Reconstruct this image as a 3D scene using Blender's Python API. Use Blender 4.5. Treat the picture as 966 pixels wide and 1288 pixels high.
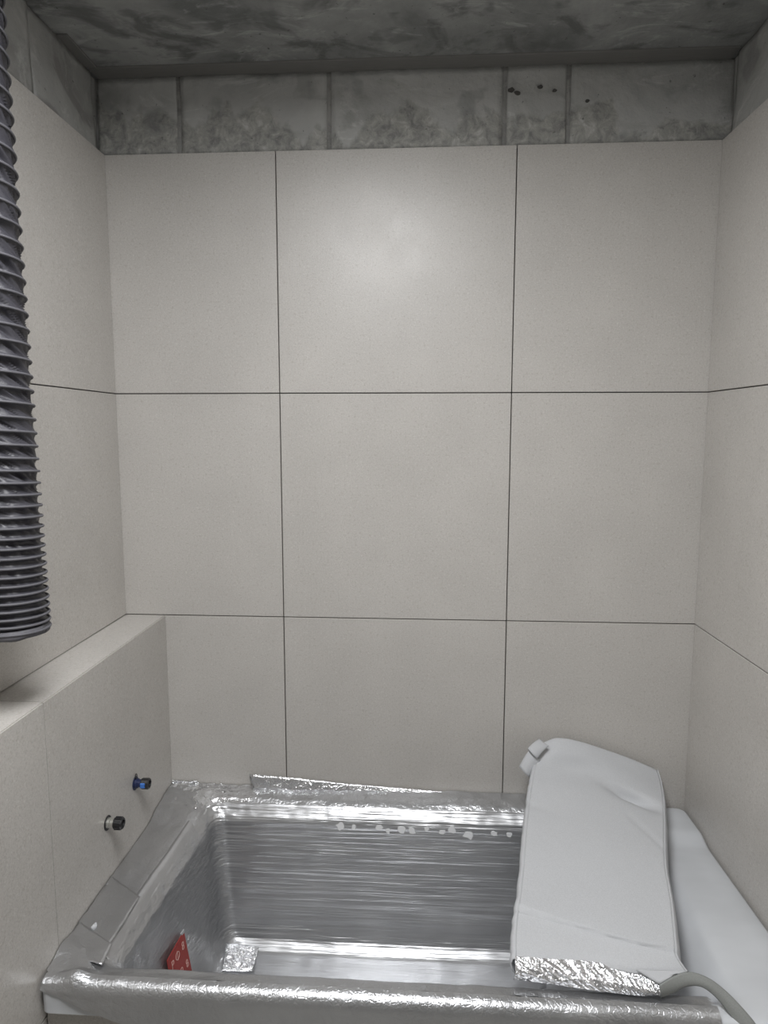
import bpy, bmesh, math, random
from mathutils import Vector, Matrix, noise
random.seed(7)
for o in list(bpy.data.objects): bpy.data.objects.remove(o)
S = bpy.context.scene
COL = S.collection
ZO = 1.65                     # height of the upper tile joint above the floor

# ------------------------------------------------------------------ camera
CAM = Vector((0.3819, -1.7737, ZO - 0.0934))
YAW, PITCH, ROLL, FPX = 0.0613, 0.1214, 0.0004, 852.08
FWD = Vector((-math.sin(YAW)*math.cos(PITCH), math.cos(YAW)*math.cos(PITCH), -math.sin(PITCH)))
R0 = Vector((math.cos(YAW), math.sin(YAW), 0)); U0 = R0.cross(FWD)
RIGHT = R0*math.cos(ROLL) + U0*math.sin(ROLL); UP = RIGHT.cross(FWD)
cam = bpy.data.objects.new('camera', bpy.data.cameras.new('camera')); COL.objects.link(cam)
cam.matrix_world = Matrix(((RIGHT.x, UP.x, -FWD.x, CAM.x), (RIGHT.y, UP.y, -FWD.y, CAM.y), (RIGHT.z, UP.z, -FWD.z, CAM.z), (0, 0, 0, 1)))
cam.data.sensor_fit = 'VERTICAL'; cam.data.sensor_height = 36; cam.data.lens = FPX/1288*36
cam.data.clip_start = 0.02
S.camera = cam
def ray(px, py): return FWD + RIGHT*((px-483)/FPX) - UP*((py-644)/FPX)
def at(px, py, axis, val):    # measured point: pixel ray met with a plane of known position
    d = ray(px, py); return CAM + d*((val-CAM[axis])/d[axis])

# ------------------------------------------------------------------ world, light, exposure
W = bpy.data.worlds.new('world'); S.world = W; W.use_nodes = True
W.node_tree.nodes['Background'].inputs[0].default_value = (0.9, 0.95, 1, 1)
W.node_tree.nodes['Background'].inputs[1].default_value = 0.02
LAMP_POS = Vector((0.20, -1.30, ZO + 0.745))
LAMP_W = 12.2
lt = bpy.data.lights.new('ceiling_lamp_light', 'AREA'); lt.shape = 'RECTANGLE'; lt.size = 0.40; lt.size_y = 0.70
lt.energy = LAMP_W; lt.color = (0.99, 0.99, 1.0)
lo = bpy.data.objects.new('ceiling_lamp_light', lt); COL.objects.link(lo)
lo.location = LAMP_POS + Vector((0, 0, -0.035))
S.view_settings.view_transform = 'Standard'; S.view_settings.look = 'None'
S.view_settings.exposure = 1.0; S.view_settings.gamma = 1; S.view_settings.use_curve_mapping = False

# ------------------------------------------------------------------ materials
class NT:
    def __init__(s, name):
        s.m = bpy.data.materials.new(name); s.m.use_nodes = True; s.t = s.m.node_tree
        s.b = s.t.nodes['Principled BSDF']; s.tc = s.t.nodes.new('ShaderNodeTexCoord')
    def n(s, typ, **kw):
        nd = s.t.nodes.new(typ)
        for k, v in kw.items():
            if k in nd.inputs.keys(): nd.inputs[k].default_value = v
            else: setattr(nd, k, v)
        return nd
    def l(s, a, b): s.t.links.new(a, b)
    def coord(s, scale=(1, 1, 1), geo=False):
        mp = s.n('ShaderNodeMapping'); mp.inputs['Scale'].default_value = scale
        if geo:
            g = s.n('ShaderNodeNewGeometry'); s.l(g.outputs['Position'], mp.inputs[0])
        else: s.l(s.tc.outputs['Object'], mp.inputs[0])
        return mp.outputs[0]
    def noise(s, scale, detail=4, rough=.55, vec=None, dist=0):
        nd = s.n('ShaderNodeTexNoise'); nd.inputs['Scale'].default_value = scale; nd.inputs['Detail'].default_value = detail
        nd.inputs['Roughness'].default_value = rough; nd.inputs['Distortion'].default_value = dist
        if vec is not None: s.l(vec, nd.inputs['Vector'])
        return nd.outputs['Fac']
    def ramp(s, fac, stops):
        r = s.n('ShaderNodeValToRGB'); e = r.color_ramp.elements
        while len(e) < len(stops): e.new(.5)
        for i, (p, c) in enumerate(stops):
            e[i].position = p; e[i].color = c if len(c) == 4 else (*c, 1)
        s.l(fac, r.inputs[0]); return r.outputs[0]
    def mix(s, fac, a, b, typ='MIX'):
        m = s.n('ShaderNodeMix', data_type='RGBA', blend_type=typ)
        for v, i in ((fac, 0), (a, 6), (b, 7)):
            if hasattr(v, 'links'): s.l(v, m.inputs[i])
            else: m.inputs[i].default_value = v if i == 0 or len(v) == 4 else (*v, 1)
        return m.outputs[2]
    def bump(s, h, strength, dist=.002, prev=None):
        b = s.n('ShaderNodeBump'); b.inputs['Strength'].default_value = strength; b.inputs['Distance'].default_value = dist
        s.l(h, b.inputs['Height'])
        if prev is not None: s.l(prev, b.inputs['Normal'])
        return b.outputs[0]
    def out(s, color=None, rough=None, metal=None, normal=None):
        for v, k in ((color, 'Base Color'), (rough, 'Roughness'), (metal, 'Metallic'), (normal, 'Normal')):
            if v is None: continue
            if hasattr(v, 'links'): s.l(v, s.b.inputs[k])
            else: s.b.inputs[k].default_value = v if not isinstance(v, tuple) or len(v) == 4 else (*v, 1)
        return s.m
def g(v): return (v, v, v)
M = {}
def plain(name, col, rough=.5, metal=0, bump=0, scale=60):
    k = NT(name); n = k.noise(scale, 4)
    c = k.ramp(n, [(.3, tuple(x*.88 for x in col)), (.7, tuple(min(1, x*1.06) for x in col))])
    return k.out(c, rough, metal, k.bump(n, bump, .001) if bump else None)
def tile_mat():
    k = NT('porcelain_tile'); v = k.coord(geo=True)
    base = (.535, .514, .485)
    cloud = k.noise(5, 5, .6, v)
    c = k.ramp(cloud, [(.3, tuple(x*.95 for x in base)), (.7, tuple(x*1.04 for x in base))])
    fine = k.noise(330, 3, .7, v)
    c = k.mix(1.0, c, k.ramp(fine, [(.30, g(.80)), (.5, g(1)), (.74, g(1.06))]), 'MULTIPLY')
    sp = k.noise(150, 2, .5, v); 
    c = k.mix(k.ramp(sp, [(.58, g(0)), (.70, g(.40))]), c, (.36, .33, .29))
    sp2 = k.noise(190, 2, .5, k.coord((1.1, 1.1, 1.1), True))
    c = k.mix(k.ramp(sp2, [(.58, g(0)), (.70, g(.38))]), c, (.70, .69, .66))
    dust = k.noise(3.1, 6, .7, k.coord((1, 1.4, .8), True), .6)
    c = k.mix(k.ramp(dust, [(.60, g(0)), (.75, g(.16))]), c, (.66, .645, .61))
    ro = k.ramp(k.noise(9, 4, .6, v), [(.3, g(.31)), (.7, g(.38))])
    return k.out(c, ro, 0, k.bump(fine, .5, .0006))
def concrete_mat(name, lo, hi, stain, sc=1.0, smear=.35, slop=None):
    k = NT(name); v = k.coord((sc, sc, sc), True)
    a = k.noise(3.2, 8, .62, v, .4)
    c = k.ramp(a, [(.32, lo), (.68, hi)])
    st = k.noise(4.3, 5, .6, k.coord((sc*.8, sc*1.1, sc*1.6), True), .8)
    c = k.mix(k.ramp(st, [(.52, g(0)), (.62, g(.7))]), c, stain)
    wm = k.noise(6.5, 7, .72, k.coord((sc*.55, sc*1.3, sc*1.5), True), 1.3)
    c = k.mix(k.ramp(wm, [(.56, g(0)), (.70, g(smear))]), c, tuple(min(1, x*1.75) for x in hi))
    if slop:       # smeared mortar along the lower part of the blocks
        gp = k.n('ShaderNodeNewGeometry'); sx = k.n('ShaderNodeSeparateXYZ'); k.l(gp.outputs['Position'], sx.inputs[0])
        wn = k.noise(4.0, 6, .6, k.coord((1, 1, .7), True), .5)
        m1 = k.n('ShaderNodeMath', operation='MULTIPLY_ADD'); k.l(wn, m1.inputs[0]); m1.inputs[1].default_value = -.5; k.l(sx.outputs['Z'], m1.inputs[2])
        mr = k.n('ShaderNodeMapRange'); k.l(m1.outputs[0], mr.inputs['Value'])
        mr.inputs['From Min'].default_value = slop-.25-.008; mr.inputs['From Max'].default_value = slop-.25+.012; mr.inputs['To Min'].default_value = .8; mr.inputs['To Max'].default_value = 0
        tex = k.ramp(k.noise(24, 7, .7, v, .5), [(.34, tuple(x*.42 for x in lo)), (.55, tuple(x*.75 for x in (hi[0], hi[1]*.985, hi[2]*.94))), (.72, tuple(x*1.2 for x in hi))])
        c = k.mix(mr.outputs[0], c, tex)
    bl = k.noise(8.5, 3, .5, k.coord((sc*.7, sc*1.1, sc), True), .2)
    c = k.mix(k.ramp(bl, [(.60, g(0)), (.67, g(.55))]), c, tuple(x*.7 for x in lo))
    sp = k.noise(55, 3, .6, v)
    c = k.mix(k.ramp(sp, [(.68, g(0)), (.73, g(.75))]), c, tuple(x*.35 for x in lo))
    b = k.bump(k.noise(26, 8, .7, v), .55, .006)
    b = k.bump(k.noise(3.5, 5, .6, v), .4, .02, b)
    return k.out(c, .93, 0, b)
def foil_mat(name, streak=(1, 1, 1), sscale=18, sstr=.5, sdist=.004, cr=.35, crs=120, rough=.3, col=.66, metal=.9, vor=.35, det=5):
    k = NT(name); v = k.coord(geo=True); vs = k.coord(streak, True)
    n1 = k.noise(sscale, det, .55, vs)
    n2 = k.noise(crs, 3 if det > 3 else 1, .6, v)
    vo = k.n('ShaderNodeTexVoronoi', feature='DISTANCE_TO_EDGE'); vo.inputs['Scale'].default_value = crs*.55; k.l(v, vo.inputs['Vector'])
    b = k.bump(n1, sstr, sdist)
    b = k.bump(n2, cr, .0016, b) if cr else b
    b = k.bump(k.ramp(vo.outputs['Distance'], [(0, g(0)), (.12, g(1))]), cr*vor, .0008, b) if vor else b
    c = k.ramp(k.noise(7, 2, .5, v), [(.3, (col*.84, col*.85, col*.87)), (.7, (col, col*1.01, col*1.03))])
    ro = k.ramp(k.noise(14, 2, .5, v), [(.3, g(rough*.93)), (.7, g(rough*1.08))])
    return k.out(c, ro, metal, b)
M['tile'] = tile_mat()
M['adhesive'] = plain('tile_adhesive', (.10, .098, .092), .95, 0, .4)
M['ceilc'] = concrete_mat('slab_concrete', (.17, .178, .176), (.37, .38, .372), (.105, .108, .107), 1.5, .42)
M['blockc'] = concrete_mat('block_concrete', (.40, .405, .395), (.56, .562, .545), (.35, .35, .335), 1.5, .35, 2.338)
M['mortar'] = concrete_mat('mortar', (.30, .30, .29), (.42, .415, .40), (.26, .257, .245), 3, .3)
M['plasterc'] = concrete_mat('rendered_concrete', (.30, .303, .293), (.44, .44, .425), (.23, .226, .214), .9, .3)
M['strip'] = plain('ceiling_strip', (.20, .198, .19), .9, 0, .4, 30)
M['floorc'] = concrete_mat('screed', (.26, .255, .24), (.40, .39, .37), (.22, .215, .2), 1, .3)
M['white'] = plain('tub_acrylic', (.64, .66, .685), .14, 0, 0, 3)
M['foam'] = plain('white_foam_sheet', (.555, .567, .585), .62, 0, .25, 240)
M['foil'] = foil_mat('foil_streaked', (.16, 3, 9), 10, 1.0, .005, .0, 160, .31, .62, .88, 0, 4)
M['foilrim'] = foil_mat('foil_rim', (1, 1, 1), 14, .55, .007, .50, 150, .31, .58, .88, .5, 4)
M['crinkle'] = foil_mat('foil_crinkled', (1.6, 1.6, 1.6), 30, .8, .006, .9, 130, .17, .84, .92, .4)
M['tape'] = foil_mat('foil_tape', (3, 3, 3), 9, .4, .004, .25, 150, .32, .62, .86, 0, 3)
M['foilshade'] = plain('shaded_foil_face', (.27, .28, .268), .55, 0, .1)  # shade on the lifted strip's foil face, painted as dull dark grey
M['dark'] = plain('dark_joint', (.03, .03, .028), .95)
M['scrap'] = plain('white_scrap', (.82, .83, .84), .6)
M['duct'] = plain('duct_cloth', (.052, .051, .061), .42, 0, .35, 90)
M['wire'] = plain('duct_rib_cloth', (.115, .114, .127), .6, 0, .2, 120)
M['black'] = plain('black_plastic', (.018, .018, .02), .35)
M['blue'] = plain('blue_plastic', (.06, .20, .62), .4)
M['navy'] = plain('navy_socket_and_hole', (.02, .03, .09), .5)
M['steel'] = plain('brushed_metal', (.62, .62, .58), .3, .8)
M['red'] = plain('red_paper', (.36, .035, .028), .5, 0, .1, 80)
M['pinkw'] = plain('label_print', (.80, .52, .47), .6)
M['lampw'] = plain('lamp_housing', (.8, .8, .8), .5)
k = NT('lamp_diffuser'); k.b.inputs['Emission Color'].default_value = (.965, .985, 1, 1); k.b.inputs['Emission Strength'].default_value = 3
M['diff'] = k.out((.9, .9, .9), .5)

# ------------------------------------------------------------------ helpers
def tag(o, label=None, cat=None, group=None, kind=None):
    for kx, v in (('label', label), ('category', cat), ('group', group), ('kind', kind)):
        if v: o[kx] = v
    return o
def obj(name, me, mat, parent=None, loc=None):
    o = bpy.data.objects.new(name, me); COL.objects.link(o)
    if mat is not None and not me.materials: me.materials.append(mat)
    if parent: o.parent = parent
    if loc is not None: o.location = loc
    return o
def empty(name, loc=(0, 0, 0)):
    o = bpy.data.objects.new(name, None); COL.objects.link(o); o.location = loc; o.empty_display_size = .05; return o
def box_me(name, a, b, bev=0, seg=1):
    bm = bmesh.new(); bmesh.ops.create_cube(bm, size=1)
    for v in bm.verts:
        v.co = Vector([a[i] + (v.co[i]+.5)*(b[i]-a[i]) for i in range(3)])
    if bev: bmesh.ops.bevel(bm, geom=bm.edges[:], offset=bev, segments=seg, affect='EDGES')
    me = bpy.data.meshes.new(name); bm.to_mesh(me); bm.free(); return me
def pyd(name, vs, fs, smooth=True):
    me = bpy.data.meshes.new(name); me.from_pydata([tuple(v) for v in vs], [], fs); me.validate()
    if smooth: me.polygons.foreach_set('use_smooth', [True]*len(me.polygons))
    me.update(); return me
def grid_faces(nr, nc, closed=False):
    fs = []
    for i in range(nr-1):
        for j in range(nc if closed else nc-1):
            j2 = (j+1) % nc
            fs.append((i*nc+j, i*nc+j2, (i+1)*nc+j2, (i+1)*nc+j))
    return fs
def lathe_me(name, prof, seg=24, cap=True):        # profile (radius, along x)
    vs, fs = [], []
    for r, x in prof:
        for j in range(seg):
            a = 2*math.pi*j/seg; vs.append((x, r*math.cos(a), r*math.sin(a)))
    fs = grid_faces(len(prof), seg, True)
    if cap:
        fs.append(tuple(range(seg))[::-1]); n = (len(prof)-1)*seg; fs.append(tuple(range(n, n+seg)))
    me = pyd(name, vs, fs, False); return me
def tube_me(name, pts, r, seg=8):
    vs, n = [], len(pts)
    for i, p in enumerate(pts):
        t = (pts[min(i+1, n-1)] - pts[max(i-1, 0)]).normalized()
        a = t.cross(Vector((0, 0, 1))); a = a.normalized() if a.length > 1e-6 else Vector((1, 0, 0)); b = t.cross(a)
        for j in range(seg):
            q = 2*math.pi*j/seg; vs.append(p + a*(r*math.cos(q)) + b*(r*math.sin(q)))
    fs = grid_faces(n, seg, True); fs.append(tuple(range(seg))); fs.append(tuple(range((n-1)*seg, n*seg))[::-1])
    return pyd(name, vs, fs)
def sstep(a, b, x):
    t = max(0, min(1, (x-a)/(b-a))); return t*t*(3-2*t)
def lerp(a, b, t): return a + (b-a)*t
def interp(tab, x):
    if x <= tab[0][0]: return tab[0][1]
    for (x0, y0), (x1, y1) in zip(tab, tab[1:]):
        if x <= x1: return y0 + (y1-y0)*(x-x0)/(x1-x0)
    return tab[-1][1]

# ------------------------------------------------------------------ room shell
XL, XR, TL, TR = -0.439, 1.0888, -0.0055, 0.0276
YF = -3.0; ZC = ZO + 0.795; GAP = .0026; TH = .010; SUB = .013
floor = tag(obj('floor', box_me('floor', (XL-.4, YF-.2, -.1), (XR+.5, .2, 0)), M['floorc']), 'grey screed floor', kind='structure')
ceil = tag(obj('ceiling', box_me('ceiling', (XL-.4, YF-.2, ZC), (XR+.5, .2, ZC+.15)), M['ceilc']), 'bare dark concrete ceiling slab with stains', kind='structure')
_tile_cache = {}
def tile_mesh(w, h):
    kx = (round(w, 4), round(h, 4))
    if kx not in _tile_cache:
        _tile_cache[kx] = box_me('tile', (GAP/2, -TH, GAP/2), (w-GAP/2, 0, h-GAP/2), .0007); _tile_cache[kx].materials.append(M['tile'])
    return _tile_cache[kx]
def wall(name, origin, ang, length, ztop, mat, label):
    # local: +x along the wall, -y out into the room before flipping (front face at y = 0, body behind at +y)
    o = obj(name, box_me(name, (-.05, .032, 0), (length, .16, ztop)), mat); o.location = origin; o.rotation_euler = (0, 0, ang)
    tag(o, label, kind='structure'); 
    return o
def tiles_on(w, cols, rows):
    for (x0, x1) in cols:
        for (z0, z1) in rows:
            t = obj('tile', tile_mesh(x1-x0, z1-z0), None, w, (x0, TH*0+.0, z0)); t.location.y = TH
def substrate(w, x0, x1, z0, z1):
    obj('tile_adhesive', box_me('tile_adhesive', (x0, SUB, z0), (x1, .0325, z1)), M['adhesive'], w)
rows_all = [(0.02, .45), (.45, 1.05), (1.05, 1.65), (1.65, 2.25)]
# back wall: local x = world x
wb = wall('wall_back', (0, 0, 0), 0, 1.25, ZC, M['mortar'], 'back wall of beige porcelain tiles below bare concrete blocks')
wb.data.transform(Matrix.Translation((-.0, 0, 0)))
for v in wb.data.vertices:
    if v.co.x < 0: v.co.x = -.62
tiles_on(wb, [(XL-.012, 0), (0, .6), (.6, XR+.012)], rows_all)
substrate(wb, XL-.012, XR+.012, .02, 2.246)
# left wall: local x runs towards the room's front
wl = wall('wall_left', (XL, 0, 0), -math.pi/2, 3.0, ZC, M['plasterc'], 'left wall of beige porcelain tiles with raw concrete above')
for v in wl.data.vertices:           # body lies on the outer side: world -x
    v.co.y = -v.co.y if False else v.co.y
wl.rotation_euler = (0, 0, -math.pi/2 - TL)
# with this rotation local +y points to world +x, so mirror the body and tiles behind
wl.data.transform(Matrix.Scale(-1, 4, (0, 1, 0))); wl.data.flip_normals()
def tiles_neg(w, cols, rows):
    for (x0, x1) in cols:
        for (z0, z1) in rows:
            obj('tile', tile_mesh(x1-x0, z1-z0), None, w, (x0, 0, z0))
    obj('tile_adhesive', box_me('tile_adhesive', (cols[0][0], -.0325, rows[0][0]), (cols[-1][1], -SUB, rows[-1][1]-.004)), M['adhesive'], w)
cols5 = [(0.0, .6), (.6, 1.2), (1.2, 1.8), (1.8, 2.4), (2.4, 2.98)]
tiles_neg(wl, cols5, [(.02, .45), (.45, 1.05), (1.05, 1.65), (1.65, 2.25)])
# right wall
wr = wall('wall_right', (XR, 0, 0), -math.pi/2 + TR, 3.0, ZC, M['plasterc'], 'right wall of beige porcelain tiles with raw concrete above')
for (x0, x1) in cols5:
    for (z0, z1) in rows_all:
        obj('tile', tile_mesh(x1-x0, z1-z0), None, wr, (x0, TH, z0))
obj('tile_adhesive', box_me('tile_adhesive', (0, SUB, .02), (2.98, .0325, 2.246)), M['adhesive'], wr)
wf = tag(obj('wall_front', box_me('wall_front', (XL-.4, YF-.15, 0), (XR+.5, YF, ZC)), M['plasterc']), 'plain concrete wall opposite the tub', kind='structure')

def rough_block(name, a, b, amp, parent, mat, axis=1, sgn=-1, seed=0.0):
    """a block whose room-side face is uneven"""
    nx, nz = 28, 14; vs = []
    u = 0 if axis == 1 else 1
    for i in range(nz):
        for j in range(nx):
            s, t = j/(nx-1), i/(nz-1)
            p = [0, 0, 0]; p[u] = lerp(a[u], b[u], s); p[2] = lerp(a[2], b[2], t)
            e = min(s*(b[u]-a[u]), (1-s)*(b[u]-a[u]), t*(b[2]-a[2])+.02, (1-t)*(b[2]-a[2])+.02)
            n = noise.noise(Vector((p[u]*9+seed, p[2]*11, seed)))*amp + noise.noise(Vector((p[u]*40, p[2]*44+seed, 3)))*amp*.45
            low = sstep(.55, .1, t + .25*noise.noise(Vector((p[u]*6, seed, 8))))*amp*1.2     # mortar slops
            f = a[axis] if sgn < 0 else b[axis]
            p[axis] = f + sgn*(n + low) - sgn*.002*(1 - sstep(0, .010, e))
            vs.append(p)
    fs = grid_faces(nz, nx); base = len(vs); back = b[axis] if sgn < 0 else a[axis]
    rim = [j for j in range(nx)] + [i*nx+nx-1 for i in range(1, nz)] + [(nz-1)*nx+j for j in range(nx-2, -1, -1)] + [i*nx for i in range(nz-2, 0, -1)]
    for r in rim:
        q = list(vs[r]); q[axis] = back; vs.append(q)
    m = len(rim)
    for i in range(m): fs.append((rim[i], base+i, base+(i+1) % m, rim[(i+1) % m]))
    return obj(name, pyd(name, vs, fs), mat, parent)
bx = [-.47, -.252, .133, .57, .725, 1.13]
for i in range(len(bx)-1):
    rough_block('concrete_block', (bx[i]+.006, .024, 2.251), (bx[i+1]-.006, .04, ZC-.004), .0045, wb, M['blockc'], 1, -1, i*3.7)
    if i: rough_block('mortar_joint', (bx[i]-.006, .0265, 2.251), (bx[i]+.006, .04, ZC-.004), .002, wb, M['mortar'], 1, -1, 90+i)
for x, z, r in [(.585, 2.385, .007), (.60, 2.378, .006), (.655, 2.39, .005), (.69, 2.381, .004), (.77, 2.355, .004)]:   # pits in the blocks
    rr = [r*(.7+.5*random.random()) for _ in range(9)]
    vs = [(x+rr[j]*math.cos(j*.698)*1.3, .0185, z+rr[j]*math.sin(j*.698)*.8) for j in range(9)]
    vs += [(v[0], .028, v[2]) for v in vs]
    obj('block_pit', pyd('block_pit', vs, [tuple(range(9))[::-1]]+[(j, (j+1) % 9, 9+(j+1) % 9, 9+j) for j in range(9)], False), M['adhesive'], wb)
# raw concrete pieces above the side tiles
for i, (x0, x1) in enumerate([(.0, .285), (.295, .69), (.70, 1.09), (1.10, 1.5)]):
    rough_block('concrete_block', (x0+.002, -.045, 2.251), (x1, -.022 + (.008 if i else 0), ZC-.004), .004, wl, M['plasterc'], 1, 1, 20+i*2.3)
for i, (x0, x1) in enumerate([(.0, .39), (.395, .785), (.79, 1.18)]):
    rough_block('concrete_block', (x0+.002, .022, 2.251), (x1, .045, ZC-.004), .004, wr, M['plasterc'], 1, -1, 40+i*2.3)
# formwork strip left in the angle of the ceiling, and a short dark strip on the left
tr = tag(obj('trim_1', box_me('trim_1', (XL-.02, -.028, ZC-.004), (XR+.02, .03, ZC+.002), .0015), M['strip']), 'dark strip along the back edge of the ceiling', kind='structure')
tr2 = tag(obj('trim_2', box_me('trim_2', (XL-.025, -.17, ZC-.005), (XL+.004, -.03, ZC+.002), .0015), M['strip']), 'short dark strip at the left edge of the ceiling', kind='structure')

# boxed-in ledge along the left wall
LX = -.3287; LEN = 1.2; ZLED = ZO - .6
led = tag(obj('wall_ledge', box_me('wall_ledge', (XL+.002, -LEN+.004, 0), (LX-SUB, -.001, ZLED-SUB)), M['dark']), 'low boxed-in ledge wall clad in beige tiles', kind='structure')
me_face = None
for (d0, d1) in [(0, .6), (.6, 1.2)]:
    for (z0, z1) in [(.02, .45), (.45, ZLED)]:
        obj('tile', box_me('tile', (LX-TH, -d1+.0010, z0+GAP/2), (LX, -d0-.0010, z1-.0022)), M['tile'], led)
    obj('tile', box_me('tile', (XL-.003+.004, -d1+.0010, ZLED-TH), (LX-.0022, -d0-.0010, ZLED)), M['tile'], led)
obj('tile', box_me('tile', (XL+.003, -LEN-.006, .02), (LX, -LEN+.004, ZLED), .0007), M['tile'], led)
# tiled apron under the tub's front edge
ap = tag(obj('wall_apron', box_me('wall_apron', (LX+.001, -.644, 0), (XR+.012, -.628, .468)), M['adhesive']), 'low tiled apron wall under the tub rim', kind='structure')
for (x0, x1) in [(LX+.001, .27), (.27, .87), (.87, XR+.012)]:
    obj('tile', box_me('tile', (x0+GAP/2, -.655, .004), (x1-GAP/2, -.644, .466), .0007), M['tile'], ap)

# ------------------------------------------------------------------ bathtub
ZR = ZO - 1.120               # rim height
def shear(x, y):
    return x + (.0276*(-y))*sstep(.7, 1.08, x) - (.010+.058*(-y))*sstep(-.315, -.235, x)*sstep(.05, -.08, x)
OXL, OXR, OYN, OYF = LX+.002, XR-.002, -.676, -.004
RINGS = [  # xl, xr, yn, yf, z offset from rim, corner radius
 (OXL, OXR, OYN, OYF, -.052, .018), (OXL, OXR, OYN, OYF, -.012, .018), (OXL+.003, OXR-.003, OYN+.004, OYF-.003, -.004, .018),
 (OXL+.010, OXR-.010, OYN+.012, OYF-.010, 0, .02),
 (-.218, .968, -.640, -.034, 0, .042), (-.204, .954, -.632, -.046, -.004, .04), (-.188, .940, -.624, -.064, -.013, .036),
 (-.172, .925, -.616, -.084, -.030, .034), (-.135, .80, -.565, -.130, -.300, .034), (-.122, .78, -.553, -.140, -.328, .036),
 (-.098, .755, -.535, -.162, -.345, .045), (-.06, .72, -.505, -.205, -.350, .06), (.05, .60, -.43, -.29, -.352, .05), (.2, .45, -.37, -.35, -.353, .008)]
def ring_pts(xl, xr, yn, yf, r, n):
    """n points round a rounded rectangle; corners always at the same indices"""
    per = n//4; pts = []
    cs = [(xl+r, yf-r, 90), (xl+r, yn+r, 180), (xr-r, yn+r, 270), (xr-r, yf-r, 0)]
    nc = 10
    for i in range(4):
        cx, cy, a0 = cs[i]
        for j in range(nc):
            a = math.radians(a0 + 90*j/(nc-1)); pts.append((cx+r*math.cos(a), cy+r*math.sin(a)))
        nx, ny, a1 = cs[(i+1) % 4]; a = math.radians(a0+90)
        p0 = (cx+r*math.cos(a), cy+r*math.sin(a)); a = math.radians(a1); p1 = (nx+r*math.cos(a), ny+r*math.sin(a))
        m = per-nc
        for j in range(1, m+1):
            t = j/(m+1); pts.append((lerp(p0[0], p1[0], t), lerp(p0[1], p1[1], t)))
    return pts
def tub_bump(y): return .014*sstep(-.17, -.115, y)        # raised shelf along the back wall
def loft(rings, n, sub, off=0.0, disp=None):
    rows = []
    for a, b, m in zip(rings, rings[1:], sub):
        for s in range(m): rows.append([lerp(a[i], b[i], s/m) for i in range(6)])
    rows.append(list(rings[-1])); vs = []
    for (xl, xr, yn, yf, z, r) in rows:
        k = 1 - sstep(.0, .06, -z)
        for (x, y) in ring_pts(xl, xr, yn, yf, r, n):
            vs.append(Vector((shear(x, y), y, ZR + z + tub_bump(y)*(k if z > -.06 else 0))))
    fs = grid_faces(len(rows), n, True)
    me = pyd('loft', vs, fs); 
    return vs, fs, len(rows)
N = 280
vs, fs, nr = loft(RINGS, N, [2, 1, 1, 3, 2, 2, 2, 8, 2, 2, 2, 2, 1])
fs.append(tuple(range((nr-1)*N, nr*N)))
tub = empty('bathtub', (.38, -.335, 0)); tag(tub, 'glossy white bathtub set between tiled walls, partly wrapped', 'bathtub')
def rel(vs, root): return [Vector(v) - root.location for v in vs]
basin = obj('basin', pyd('basin', rel(vs, tub), fs), M['white'], tub)
# feet / support frame under the shell
for (x, y) in [(-.1, -.2), (-.1, -.5), (.65, -.2), (.65, -.5)]:
    obj('foot', box_me('foot', (x-.03-.38, y-.03+.335, 0), (x+.03-.38, y+.03+.335, ZR-.354), .004), M['black'], tub)
dr = obj('drain', lathe_me('drain', [(.035, 0), (.035, .004), (.028, .006), (.012, .006)], 28), M['steel'], tub)
dr.rotation_euler = (0, -math.pi/2, 0); dr.location = (.62-.38, 0-.02, ZR-.352)

# ------------------------------------------------------------------ protective foil cover on the tub
cov = empty('protective_cover', (.15, -.335, ZR)); tag(cov, 'silver foil protective cover wrapped over the bathtub with one end folded back', 'cover')
FR = []
for i, (xl, xr, yn, yf, z, r) in enumerate(RINGS[3:]):
    o = .006
    FR.append((xl+(o if i > 1 else 0), xr-o, yn+(o if i > 1 else 0), yf-(o if i > 1 else -0.002), z+o+.002, r))
FR[0] = (OXL+.0, OXR-.002, OYN+.022, OYF+.001, .012, .012)
N2 = 640
vs, fs, nr = loft(FR, N2, [9, 3, 4, 6, 26, 4, 4, 4, 4, 1])
def wrinkle(p):
    q = Vector(p); d = Vector((0, 0, 0))
    rim = p.z > ZR - .03
    if rim:
        d.z += .0022*noise.noise(q*16) + .0011*noise.noise(q*55)
        # back shelf: the film stands off the rim a little
        d.z += .012*sstep(-.105, -.035, p.y)*(.7+.3*noise.noise(Vector((p.x*7, 0, 2))))
        # pleats fanning out of the far-left corner
        c = Vector((-.205, -.055, p.z)); e = q-c; dist = e.length
        ang = math.atan2(e.y, e.x)
        d.z += .0028*math.sin(ang*26)*math.exp(-dist/.09)*sstep(.004, .03, dist)
        d.z += .0022*noise.noise(q*75)*sstep(-.06, -.11, p.x)*sstep(-.12, -.08, p.y)
        # near-left corner: the film bulges loosely
        dc = (Vector((p.x, p.y))-Vector((OXL, OYN+.02))).length
        d.z += .009*math.exp(-((dc-.065)/.022)**2)
    else:
        if p.y < -.53 or p.y > -.16:
            d.y += .0016*noise.noise(Vector((p.x*3.5, p.z*42, 1))) + .0012*noise.noise(Vector((p.x*9, p.z*16, 5)))
        if p.x < -.1:
            d.x += .0045*noise.noise(Vector((p.y*17, p.z*4, 9))) + .0012*noise.noise(q*30)
        d.z += .0012*noise.noise(q*22)
    return q + d
vs = [wrinkle(v) for v in vs]
def keep(f):
    c = sum((vs[i] for i in f), Vector())/len(f)
    lim = .672 + .004*noise.noise(Vector((c.y*14, c.z*14, 0)))
    if c.y < -.61 and c.z > ZR-.03: lim = .90
    return c.x < lim
allf = [f for f in fs if keep(f)]
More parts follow.
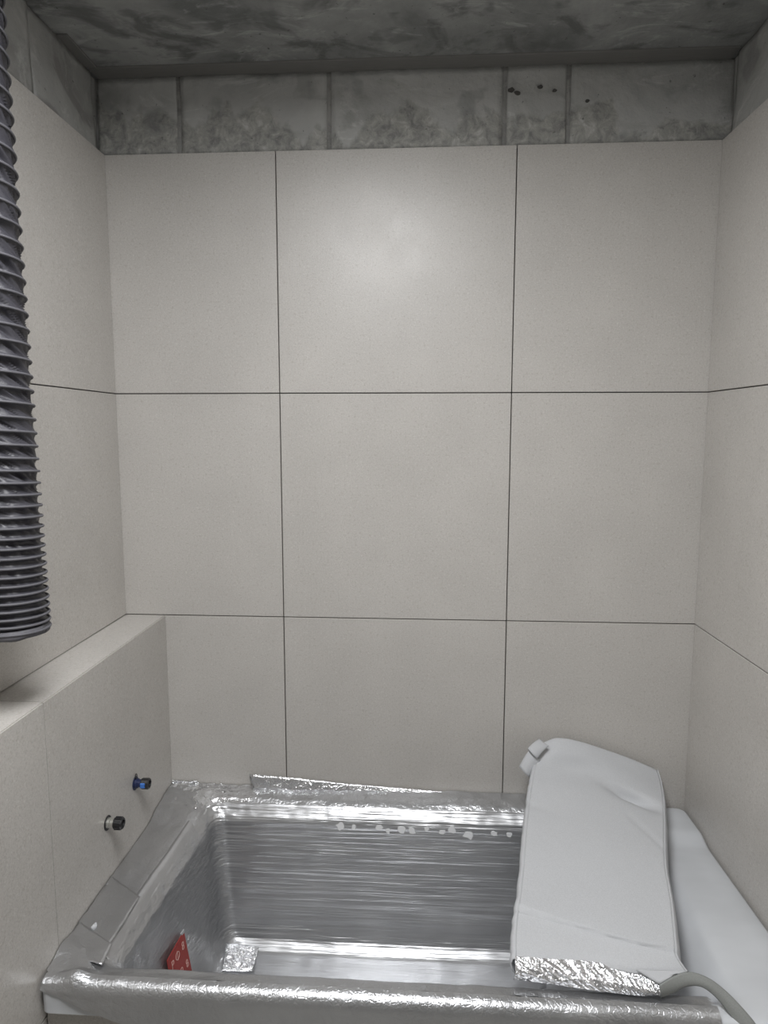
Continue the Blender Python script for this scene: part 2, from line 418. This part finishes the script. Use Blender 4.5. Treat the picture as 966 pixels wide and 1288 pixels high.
# two film meshes: the rim and the streaked inside
def sub_mesh(name, faces, mat, parent, thick=0):
    idx = {}; nv = []; nf = []
    for f in faces:
        g_ = []
        for i in f:
            if i not in idx: idx[i] = len(nv); nv.append(vs[i]-parent.location)
            g_.append(idx[i])
        nf.append(tuple(g_))
    o = obj(name, pyd(name, nv, nf), mat, parent)
    return o
inner = [f for f in allf if f[0] >= N2*(9+3+3)]
rimf = [f for f in allf if f[0] < N2*(9+3+3)]
sub_mesh('foil_lining', inner, M['foil'], cov)
def in_corner(f):
    c = sum((vs[i] for i in f), Vector())/len(f)
    return -.245 < c.x < -.085 - .05*noise.noise(Vector((c.x*9, c.y*20, 3))) and c.y > -.105 - .35*(c.x+.15)
sub_mesh('foil_rim', [f for f in rimf if not in_corner(f)], M['foilrim'], cov)
sub_mesh('crinkled_corner', [f for f in rimf if in_corner(f)], M['crinkle'], cov)
# skirt hanging over the front edge, cut slantwise at the left corner
sv = []; NX = 260; prof_n = 16
xs = [lerp(-.322, .905, j/(NX-1)) for j in range(NX)]
for i in range(prof_n):
    t = i/(prof_n-1)
    for x in xs:
        drop = interp([(-.322, -.004), (-.29, .004), (-.255, .020), (-.22, .036), (-.15, .058), (-.08, .085), (.9, .10)], x)
        s = t*(.035+drop)
        # quarter round then straight down
        R = .026; arc = R*math.pi/2
        if s < arc:
            a = s/R; y = OYN+.022 - R*math.sin(a); z = ZR+.0125 - R*(1-math.cos(a))
        else: y = OYN - .004 - .05*(s-arc); z = ZR+.0125-R-(s-arc)
        z += .009*math.exp(-((abs(x-OXL)-.065)/.022)**2)*(1-t)
        n = noise.noise(Vector((x*14, t*2, 4)))*.004*t + noise.noise(Vector((x*60, t*6, 7)))*.0014
        cor = sstep(.10, 0, x+.322)
        sv.append(Vector((x + .0*cor, y - abs(n), z + n*.4)) - cov.location)
obj('front_skirt', pyd('front_skirt', sv, grid_faces(prof_n, NX)), M['foilrim'], cov)

# pieces of tape and overlapping film
def patch(name, quad, nu, nv, mat, amp, freq, seed, parent=cov, thick=.0012):
    """crumpled sheet spanning four 3-D corners"""
    a, b, c, d = [Vector(q) for q in quad]; nrm = (b-a).cross(d-a).normalized()
    pv = []
    for i in range(nv):
        for j in range(nu):
            s, t = j/(nu-1), i/(nv-1)
            p = a*(1-s)*(1-t) + b*s*(1-t) + c*s*t + d*(1-s)*t
            edge = .006*noise.noise(Vector((s*5+seed, t*5, 2)))
            p += nrm*(amp*noise.noise(p*freq+Vector((seed, 0, 0))) + amp*.5*noise.noise(p*freq*3)) + (b-a).normalized()*edge*.5
            p.x = max(p.x, LX+.0025) if p.z > ZR-.05 else p.x; p.y = min(p.y, -.004)
            pv.append(p-parent.location)
    o = obj(name, pyd(name, pv, grid_faces(nv, nu)), mat, parent)
    m = o.modifiers.new('thickness', 'SOLIDIFY'); m.thickness = thick; m.offset = 1
    return o
zf = ZR + .030
# crumpled patch on the far-left rim corner
patch('corner_tape', [at(196, 1000, 2, ZR+.022), at(247, 1018, 2, ZR+.020), at(252, 977, 2, ZR+.040), at(222, 974, 2, ZR+.042)], 26, 22, M['crinkle'], .006, 55, 1)
# film flap standing up against the back wall
fl = []; nf_ = 60
for i in range(8):
    for j in range(nf_):
        s, t = j/(nf_-1), i/7
        x = lerp(-.098, .66, s); h = interp([(0, .052), (.12, .047), (.35, .034), (.7, .020), (1, .010)], s)
        z = ZR + .016 + h*t; y = -.020 + .014*t + .0018*noise.noise(Vector((x*26, t*3, 3)))
        if s < .06: x += .006*math.sin(t*5)
        fl.append(Vector((x, y, z + .0012*noise.noise(Vector((x*40, t, 1))))) - cov.location)
o = obj('upstand_flap', pyd('upstand_flap', fl, grid_faces(8, nf_)), M['crinkle'], cov); o.modifiers.new('thickness', 'SOLIDIFY').thickness = .001
# overlapping film across the left rim (two cut edges show)
zl = ZR + .014
patch('film_overlap', [at(93, 1157, 2, zl), at(136, 1192, 2, zl+.001), at(176, 1128, 2, zl+.001), at(138, 1101, 2, zl)], 16, 24, M['foilrim'], .0016, 40, 8)
patch('film_overlap', [at(67, 1198, 2, zl-.004), at(128, 1214, 2, zl-.001), at(141, 1188, 2, zl+.002), at(95, 1156, 2, zl+.001)], 16, 16, M['foilrim'], .002, 30, 12)
# light tape band along the inner edge of the left rim
bv = []; nb = 90
for j in range(nb):
    t = j/(nb-1); y = lerp(-.125, -.600, t)
    wob = .004*noise.noise(Vector((y*9, 1, 0)))
    for i in range(9):
        s = i/8
        x = interp([(0, -.212), (.3, -.198), (.6, -.184), (1, -.168)], s) + wob*(1 if s < .3 else .6)
        z = ZR + interp([(0, .0085), (.3, .004), (.6, -.010), (1, -.032)], s) + .0026 + .0008*noise.noise(Vector((x*30, y*30, 6)))
        bv.append(Vector((shear(x, y)+.002, y, z)) - cov.location)
obj('edge_tape', pyd('edge_tape', bv, grid_faces(nb, 9)), M['tape'], cov).modifiers.new('thickness', 'SOLIDIFY').thickness = .001
# crumpled patch at the foot of the far-left inner corner
patch('corner_tape', [at(278, 1222, 2, ZR-.335), at(318, 1222, 2, ZR-.338), at(326, 1191, 2, ZR-.318), at(285, 1186, 2, ZR-.315)], 20, 18, M['crinkle'], .003, 60, 15)
# scraps torn off the film near the top of the back face: white backing shows
def face_y(z): return lerp(-.090, -.136, (ZR-.03-z)/.27)
for i, (px, py, w, h) in enumerate([(428, 1036, 11, 9), (445, 1037, 6, 6), (477, 1037, 9, 6), (488, 1041, 8, 7), (505, 1040, 13, 7), (518, 1041, 11, 8), (537, 1039, 6, 5),
                                    (556, 1043, 11, 7), (568, 1040, 12, 8), (589, 1046, 14, 10), (622, 1045, 9, 6), (641, 1046, 7, 5)]):
    p = at(px, py+4, 1, -.094); k_ = 11; r = w/852*1.72*.5
    ps = []
    for lay in (0, .0016):
        for j in range(k_):
            a = 2*math.pi*j/k_; q = .6+.6*random.random() if lay == 0 else None
            if lay == 0: ps.append([r*q*math.cos(a), r*h/w*q*1.2*math.sin(a)])
    top = [Vector((p.x+u, face_y(p.z+v)-.0042, p.z+v))-cov.location for u, v in ps]
    bot = [v + Vector((0, .004, 0)) for v in top]
    obj('torn_scrap', pyd('torn_scrap', top+bot, [tuple(range(k_))[::-1]]+[(j, (j+1) % k_, k_+(j+1) % k_, k_+j) for j in range(k_)], False), M['scrap'], cov)
p = at(119, 1165, 2, zl+.004); ps = [(.008*(.6+.5*random.random())*math.cos(j*.7)*.7, .011*(.6+.5*random.random())*math.sin(j*.7)) for j in range(9)]
top = [p+Vector((u, v, .001))-cov.location for u, v in ps]; bot = [v-Vector((0, 0, .004)) for v in top]
obj('torn_scrap', pyd('torn_scrap', top+bot, [tuple(range(9))]+[(j, 9+j, 9+(j+1) % 9, (j+1) % 9) for j in range(9)], False), M['foam'], cov)

# ---- folded-back end of the cover: white backing upwards
# rows from the back wall to the front; each point measured (pixel) with a known depth ('y') or height ('z')
FL = [
 [('y', -.018), (690, 944), (703, 932), (735, 936), (780, 950), (826, 968)],
 [('y', -.030), (684, 934), (702, 929), (736, 935), (781, 951), (827, 970)],
 [('y', -.058), (677, 950), (705, 946), (740, 950), (783, 966), (831, 984)],
 [('z', .150, .150, .142, .122, .102), (671, 972), (702, 968), (740, 973), (785, 989), (834, 1006)],
 [('z', .134, .132, .126, .113, .096), (668, 990), (701, 992), (740, 998), (786, 1012), (835, 1032)],
 [('z', .120, .117, .112, .104, .092), (665, 1010), (700, 1016), (742, 1026), (788, 1040), (835, 1058)],
 [('z', .102, .100, .098, .095, .088), (661, 1050), (700, 1056), (744, 1064), (790, 1074), (836, 1088)],
 [('z', .080), (657, 1100), (698, 1108), (745, 1116), (793, 1124), (843, 1130)],
 [('z', .070), (652, 1140), (697, 1151), (746, 1163), (796, 1176), (848, 1180)],
 [('z', .066), (650, 1150), (696, 1160), (746, 1173), (798, 1187), (850, 1197)],
 [('z', .056), (648, 1180), (696, 1188), (747, 1196), (803, 1210), (858, 1211)],
 [('z', .046), (648, 1203), (694, 1206), (748, 1210), (800, 1221), (866, 1223)],
]
ctrl = []
for row in FL:
    ax, *val = row[0]; val = val*5 if len(val) == 1 else val
    ctrl.append([at(px, py, 1, h) if ax == 'y' else at(px, py, 2, ZR+h) for (px, py), h in zip(row[1:], val)])
def cr(p0, p1, p2, p3, t):
    return .5*((2*p1) + (p2-p0)*t + (2*p0-5*p1+4*p2-p3)*t*t + (3*p1-p0-3*p2+p3)*t**3)
def spline(ps, t):
    n = len(ps)-1; i = min(int(t*n), n-1); f = t*n-i
    return cr(ps[max(i-1, 0)], ps[i], ps[i+1], ps[min(i+2, n)], f)
NV, NU = 90, 56; fv = []
for i in range(NV):
    t = i/(NV-1); row = [spline([ctrl[r][c] for r in range(len(ctrl))], t) for c in range(5)]
    for j in range(NU):
        s = j/(NU-1); p = spline(row, s)
        p = p + Vector((0, 0, 1))*(.0020*noise.noise(p*9) + .0006*noise.noise(p*45))
        # a pressed dent near the back right and two creases across
        e = ((t-.31)/.032)**2 + ((s-.80)/.16)**2
        tt = t - .31 - .05*(s-.8)*1.2; e = (tt/.026)**2 + ((s-.80)/.17)**2
        p = p + Vector((0, .016, -.030))*math.exp(-e*1.6)
        cz = t - (.735+.055*s); p = p - Vector((0, 0, .0035))*math.exp(-(cz/.007)**2) - Vector((0, -.001, .006))*sstep(-.012, .003, cz)
        cz = t - (.455+.06*s); p = p - Vector((0, 0, .003))*math.exp(-(cz/.007)**2)*sstep(.4, .1, s)
        cz = t - (.40+.35*(s-.75)); p = p - Vector((0, 0, .003))*math.exp(-(cz/.01)**2)*sstep(.72, .82, s)
        fv.append(p - cov.location)
flap = obj('folded_flap', pyd('folded_flap', fv, grid_faces(NV, NU)), M['foam'], cov)
tag(flap, 'white backing of the folded-back end of the foil cover')
m = flap.modifiers.new('thickness', 'SOLIDIFY'); m.thickness = .008; m.offset = 1
# find the side of the sheet that faces up so that the thickness grows downwards
if flap.data.polygons[NU*40].normal.z > 0: m.offset = -1
# left edge turned down: ragged lip
lv = []
for i in range(NV):
    p = fv[i*NU]; t = i/(NV-1)
    if t < .22: continue
    w = .003*noise.noise(Vector((t*30, 0, 5)))
    for kx, (dx, dz) in enumerate([(.003, .0005), (-.005+w, -.001), (-.009+w, -.010), (-.006+w, -.024), (.002, -.034+w)]):
        lv.append(p + Vector((dx, 0, dz)))
lip = obj('edge_lip', pyd('edge_lip', lv, grid_faces(len(lv)//5, 5)), M['foam'], flap)
lip.modifiers.new('thickness', 'SOLIDIFY').thickness = .003
# right side turned down
rv = []
for i in range(NV):
    p = fv[i*NU+NU-1]; t = i/(NV-1)
    drop = interp([(0, .07), (.35, .05), (.5, .04), (.8, .035), (.93, .025), (1, .003)], t)
    for kx in range(7):
        s = kx/6; rv.append(p + Vector((.012*math.sin(s*1.57)-.012*s*s*(1-t), 0, -drop*s)))
side = obj('side_turn_down', pyd('side_turn_down', rv, grid_faces(NV, 7)), M['foam'], flap)
side.modifiers.new('thickness', 'SOLIDIFY').thickness = .003
# taped tabs at the back-left corner
def tab(q, parent, y0):
    pts = [at(px, py, 1, yy) for (px, py), yy in q]
    n_ = 10; tv = []
    for i in range(n_):
        for j in range(n_):
            s, t = j/(n_-1), i/(n_-1)
            p = pts[0]*(1-s)*(1-t)+pts[1]*s*(1-t)+pts[2]*s*t+pts[3]*(1-s)*t
            p = p + Vector((0, -.006*math.sin(math.pi*s), .003*math.sin(math.pi*t)))
            tv.append(p-parent.location)
    o = obj('corner_tab', pyd('corner_tab', tv, grid_faces(n_, n_)), M['foam'], parent)
    o.modifiers.new('thickness', 'SOLIDIFY').thickness = .003
tab([((664, 941), -.075), ((676, 954), -.085), ((691, 938), -.060), ((679, 929), -.045)], cov, 0)
tab([((653, 964), -.080), ((666, 978), -.090), ((680, 956), -.072), ((666, 943), -.065)], cov, 0)
# foil-faced front of the fold, sagging onto the near rim
top = [(648, 1203), (694, 1206), (748, 1210), (790, 1219), (812, 1228), (829, 1240)]
bot = [(646, 1232), (694, 1238), (748, 1246), (790, 1251), (812, 1253), (829, 1251)]
T = [at(a, b, 2, ZR+.047 - .010*i/5) for i, (a, b) in enumerate(top)]
B = [at(a, b, 2, ZR+.014) for (a, b) in bot]
cv = []
for i in range(26):
    t = i/25
    for j in range(110):
        s = j/109; p = spline(T, s)*(1-t)+spline(B, s)*t
        n = noise.noise(Vector((s*38 - t*7, t*3.0, 2)))*.0032 + noise.noise(Vector((s*90-t*10, t*12, 6)))*.0012
        p = p + Vector((0, -.010*math.sin(math.pi*t) - n, n*.5))
        cv.append(p-cov.location)
fe = obj('foil_edge', pyd('foil_edge', cv, grid_faces(26, 110)), M['crinkle'], cov); tag(fe, 'crinkled silver foil edge of the fold')
# white gusset between the flap and the lifted strip
gu = [at(866, 1223, 2, ZR+.046), at(848, 1228, 2, ZR+.044), at(829, 1239, 2, ZR+.037), at(800, 1221, 2, ZR+.046)]
gv = []
for i in range(8):
    for j in range(8):
        s, t = j/7, i/7
        gv.append(gu[3]*(1-s)*(1-t)+gu[0]*s*(1-t)+gu[1]*s*t+gu[2]*(1-s)*t + Vector((0, 0, .001))-cov.location)
obj('gusset', pyd('gusset', gv, grid_faces(8, 8)), M['foam'], cov).modifiers.new('thickness', 'SOLIDIFY').thickness = .003
# lifted strip arching over the right end of the near rim
Tp = [((828, 1238), .037), ((846, 1228), .044), ((867, 1223), .047), ((890, 1231), .040), ((912, 1247), .028), ((935, 1270), .012), ((951, 1290), -.004), ((962, 1312), -.03)]
Bp = [((829, 1252), .014), ((845, 1247), .020), ((860, 1239), .030), ((880, 1238), .033), ((898, 1250), .022), ((916, 1272), .004), ((930, 1292), -.012), ((940, 1314), -.035)]
T = [at(a[0], a[1], 2, ZR+h) for a, h in Tp]; B = [at(a[0], a[1], 2, ZR+h) for a, h in Bp]
av = []
for i in range(9):
    t = i/8
    for j in range(60):
        s = j/59; p = spline(T, s)*(1-t)+spline(B, s)*t
        av.append(p + Vector((0, -.004*math.sin(math.pi*t), 0)) - cov.location)
ls = obj('lifted_strip', pyd('lifted_strip', av, grid_faces(9, 60)), M['foilshade'], cov)
m = ls.modifiers.new('thickness', 'SOLIDIFY'); m.thickness = .004

# ------------------------------------------------------------------ red label inside the tub
def end_x(z, y=-.45): return shear(lerp(-.166, -.129, (ZR-.038-z)/.26), y) + .008
def on_end(px, py):
    x = -.14
    for _ in range(12): p = at(px, py, 0, x); x = end_x(p.z, p.y)
    return p
lab = empty('paper_label'); pts = [on_end(*q) for q in [(231, 1171), (210, 1208), (213, 1226), (242, 1226)]]
cen = sum(pts, Vector())/4; lab.location = cen
tag(lab, 'red pointed paper label with pale ring marks inside the tub', 'label')
nrm = (pts[1]-pts[0]).cross(pts[3]-pts[0]).normalized()
if nrm.x < 0: nrm = -nrm
top = [p-cen+nrm*.0008 for p in pts]; bot = [p-cen-nrm*.0008 for p in pts]
obj('paper', pyd('paper', top+bot, [(0, 1, 2, 3), (7, 6, 5, 4)]+[(j, 4+j, 4+(j+1) % 4, (j+1) % 4) for j in range(4)], False), M['red'], lab)
tip = [on_end(*q)-cen+nrm*.0014 for q in [(226.5, 1175), (228.5, 1176.5), (232, 1172), (230.8, 1169)]]
tipb = [v-nrm*.002 for v in tip]
obj('white_tip', pyd('white_tip', tip+tipb, [(0, 1, 2, 3), (7, 6, 5, 4)]+[(j, 4+j, 4+(j+1) % 4, (j+1) % 4) for j in range(4)], False), M['foam'], lab)
def glyph(ch, px, py, size, ang):
    cu = bpy.data.curves.new('mark', 'FONT'); cu.body = ch; cu.size = size; cu.align_x = 'CENTER'; cu.align_y = 'CENTER'; cu.extrude = .0003; cu.offset = -.0003
    tmp = bpy.data.objects.new('tmp', cu); COL.objects.link(tmp); bpy.context.view_layer.update()
    me = bpy.data.meshes.new_from_object(tmp.evaluated_get(bpy.context.evaluated_depsgraph_get())); bpy.data.objects.remove(tmp)
    p = on_end(px, py); zax = nrm; yax = (Vector((0, 0, 1)) - zax*zax.z).normalized(); xax = yax.cross(zax)
    rm = Matrix((xax, yax, zax)).transposed() @ Matrix.Rotation(ang, 3, 'Z')
    me.transform(Matrix.Translation(p-cen+nrm*.0014) @ rm.to_4x4())
    obj('printed_mark', me, M['pinkw'], lab)
for ch, px, py, a in [('8', 229.5, 1190, -.1), ('\u03a6', 223, 1203, -.1), ('8', 235, 1212, .1), ('P', 217, 1214, -.1), ('o', 228, 1219, 0)]:
    glyph(ch, px, py, .026, a)

# ------------------------------------------------------------------ capped water pipes in the ledge face
def stub(y, z, label, blue):
    r = empty('pipe_stub', (LX, y, z)); tag(r, label, 'pipe')
    obj('pipe_hole_disc', lathe_me('pipe_hole_disc', [(.0165, 0), (.0165, .0014), (.012, .0018), (.0115, .0005)], 22), M['navy' if blue else 'black'], r)  # hole round the pipe: its shade painted as a thin dark disc
    obj('socket', lathe_me('socket', [(.0115, 0), (.0115, .008), (.0095, .009), (.0095, .020)], 22), M['navy' if blue else 'steel'], r)
    prof = [(.009, .016), (.0125, .017), (.0135, .019), (.0135, .034), (.012, .0365), (.0085, .0368), (.008, .033), (.002, .033)]
    c = obj('plug', lathe_me('plug', prof, 12), M['black'], r)
    if blue:
        obj('blue_insert', box_me('blue_insert', (.017, -.0145, -.006), (.030, -.009, .007), .002), M['blue'], r)
        pts = [Vector((.003, .013*math.cos(a)*.4, .018+.006*math.sin(a))) for a in [i*.45 for i in range(15)]]
        obj('wire_loop', tube_me('wire_loop', pts, .0011, 6), M['black'], r)
    else:
        for j in range(12):
            a = j*math.pi/6+.26
            o = obj('plug_rib', box_me('plug_rib', (.019, -.0012, .0125), (.033, .0012, .0146), .0004), M['black'], r); o.rotation_euler = (a, 0, 0)
    return r
stub(-.233, ZO-.962, 'capped water pipe with a blue insert, nearer the back wall', True)
stub(-.382, ZO-.975, 'capped water pipe with a ribbed black plug and pale collar', False)

# ------------------------------------------------------------------ hanging flexible duct
DY = -.66; RD = .060
pb = at(57, 792, 1, DY); pt = at(4, 90, 1, DY)
zb, zt = pb.z, ZC - .004
def axis_x(z):                # the duct leans very slightly
    return lerp(pb.x, pt.x, (z-pb.z)/(pt.z-pb.z)) - RD
duct = empty('ventilation_duct', (axis_x(zb), DY, zb)); tag(duct, 'dark grey flexible spiral ventilation duct hanging from the ceiling by the tiled wall', 'duct')
# rib heights: pitch grows upwards
zs = [zb]
def pitch(z): return interp([(0, .0125), (.06, .0145), (.15, .017), (.35, .0235), (.6, .028), (1.3, .033)], z-zb)
while zs[-1] < zt-.01: zs.append(zs[-1]+pitch(zs[-1]))
NTURN = len(zs)-2
def zfun(s):
    i = max(0, min(int(math.floor(s)), len(zs)-2)); f = s-i
    return zs[i] + (zs[i+1]-zs[i])*f
SEG, NW = 84, 11; dv = []
ns = NTURN*SEG+1
for i in range(ns):
    s = i/SEG; a = -2*math.pi*s + 1.0
    for j in range(NW):
        w = j/(NW-1); z = zfun(s+w); pit = zfun(s+1)-zfun(s)
        dep = .0085*math.sin(math.pi*w)**.7
        tight = sstep(.012, .026, pit)
        cc = a + lerp(.25, .62, tight)*w*1.3
        n1 = noise.noise(Vector((cc*4.2, s*.35, 2))); n2 = noise.noise(Vector((cc*9.5, s*.8, 7)))
        cre = math.sin(math.pi*w)**.55*(.0070*(.8-2.6*abs(n1)) + .0040*(.5-2*abs(n2)))*(.30+.70*tight)
        r = RD - dep + cre + .0012*noise.noise(Vector((math.cos(a), math.sin(a), z*8)))
        dv.append(Vector((axis_x(z)+r*math.cos(a), DY+r*math.sin(a), z)) - duct.location)
hose = obj('hose', pyd('hose', dv, grid_faces(ns, NW)), M['duct'], duct)
wp = []
for i in range(ns):
    s = i/SEG; a = -2*math.pi*s+1.0; z = zfun(s); r = RD+.0004
    wp.append(Vector((axis_x(z)+r*math.cos(a), DY+r*math.sin(a), z)) - duct.location)
obj('spiral_rib', tube_me('spiral_rib', wp, .0024, 6), M['wire'], duct)
# ragged cut end
ev = []
for i in range(61):
    a = 2*math.pi*i/60
    for j in range(4):
        t = j/3; z = zb + .010 - t*(.016 + .004*noise.noise(Vector((math.cos(a)*2, math.sin(a)*2, 1))))
        r = RD - .001 + .0015*math.sin(t*3) + .0015*noise.noise(Vector((math.cos(a)*4, math.sin(a)*4, t)))
        ev.append(Vector((axis_x(z)+r*math.cos(a), DY+r*math.sin(a), z)) - duct.location)
o = obj('cut_end', pyd('cut_end', ev, grid_faces(61, 4)), M['wire'], duct); o.modifiers.new('thickness', 'SOLIDIFY').thickness = .0025
col_ = lathe_me('ceiling_collar', [(RD+.012, 0), (RD+.012, .006), (RD+.004, .008), (RD+.004, .04), (RD-.002, .04), (RD-.002, 0)], 40, False)
o = obj('ceiling_collar', col_, M['steel'], duct); o.rotation_euler = (0, math.pi/2, 0); o.location = Vector((axis_x(zt), DY, ZC-.0005)) - duct.location

# ------------------------------------------------------------------ ceiling lamp (behind the camera)
lamp = empty('ceiling_lamp', (LAMP_POS.x, LAMP_POS.y, ZC)); tag(lamp, 'square flush ceiling lamp with white diffuser', 'lamp')
obj('housing', box_me('housing', (-.23, -.38, -.045), (.23, .38, 0), .004), M['lampw'], lamp)
obj('diffuser', box_me('diffuser', (-.21, -.36, -.060), (.21, .36, -.046), .005), M['diff'], lamp)
lo.location = (LAMP_POS.x, LAMP_POS.y, ZC-.064)
lo.parent = None
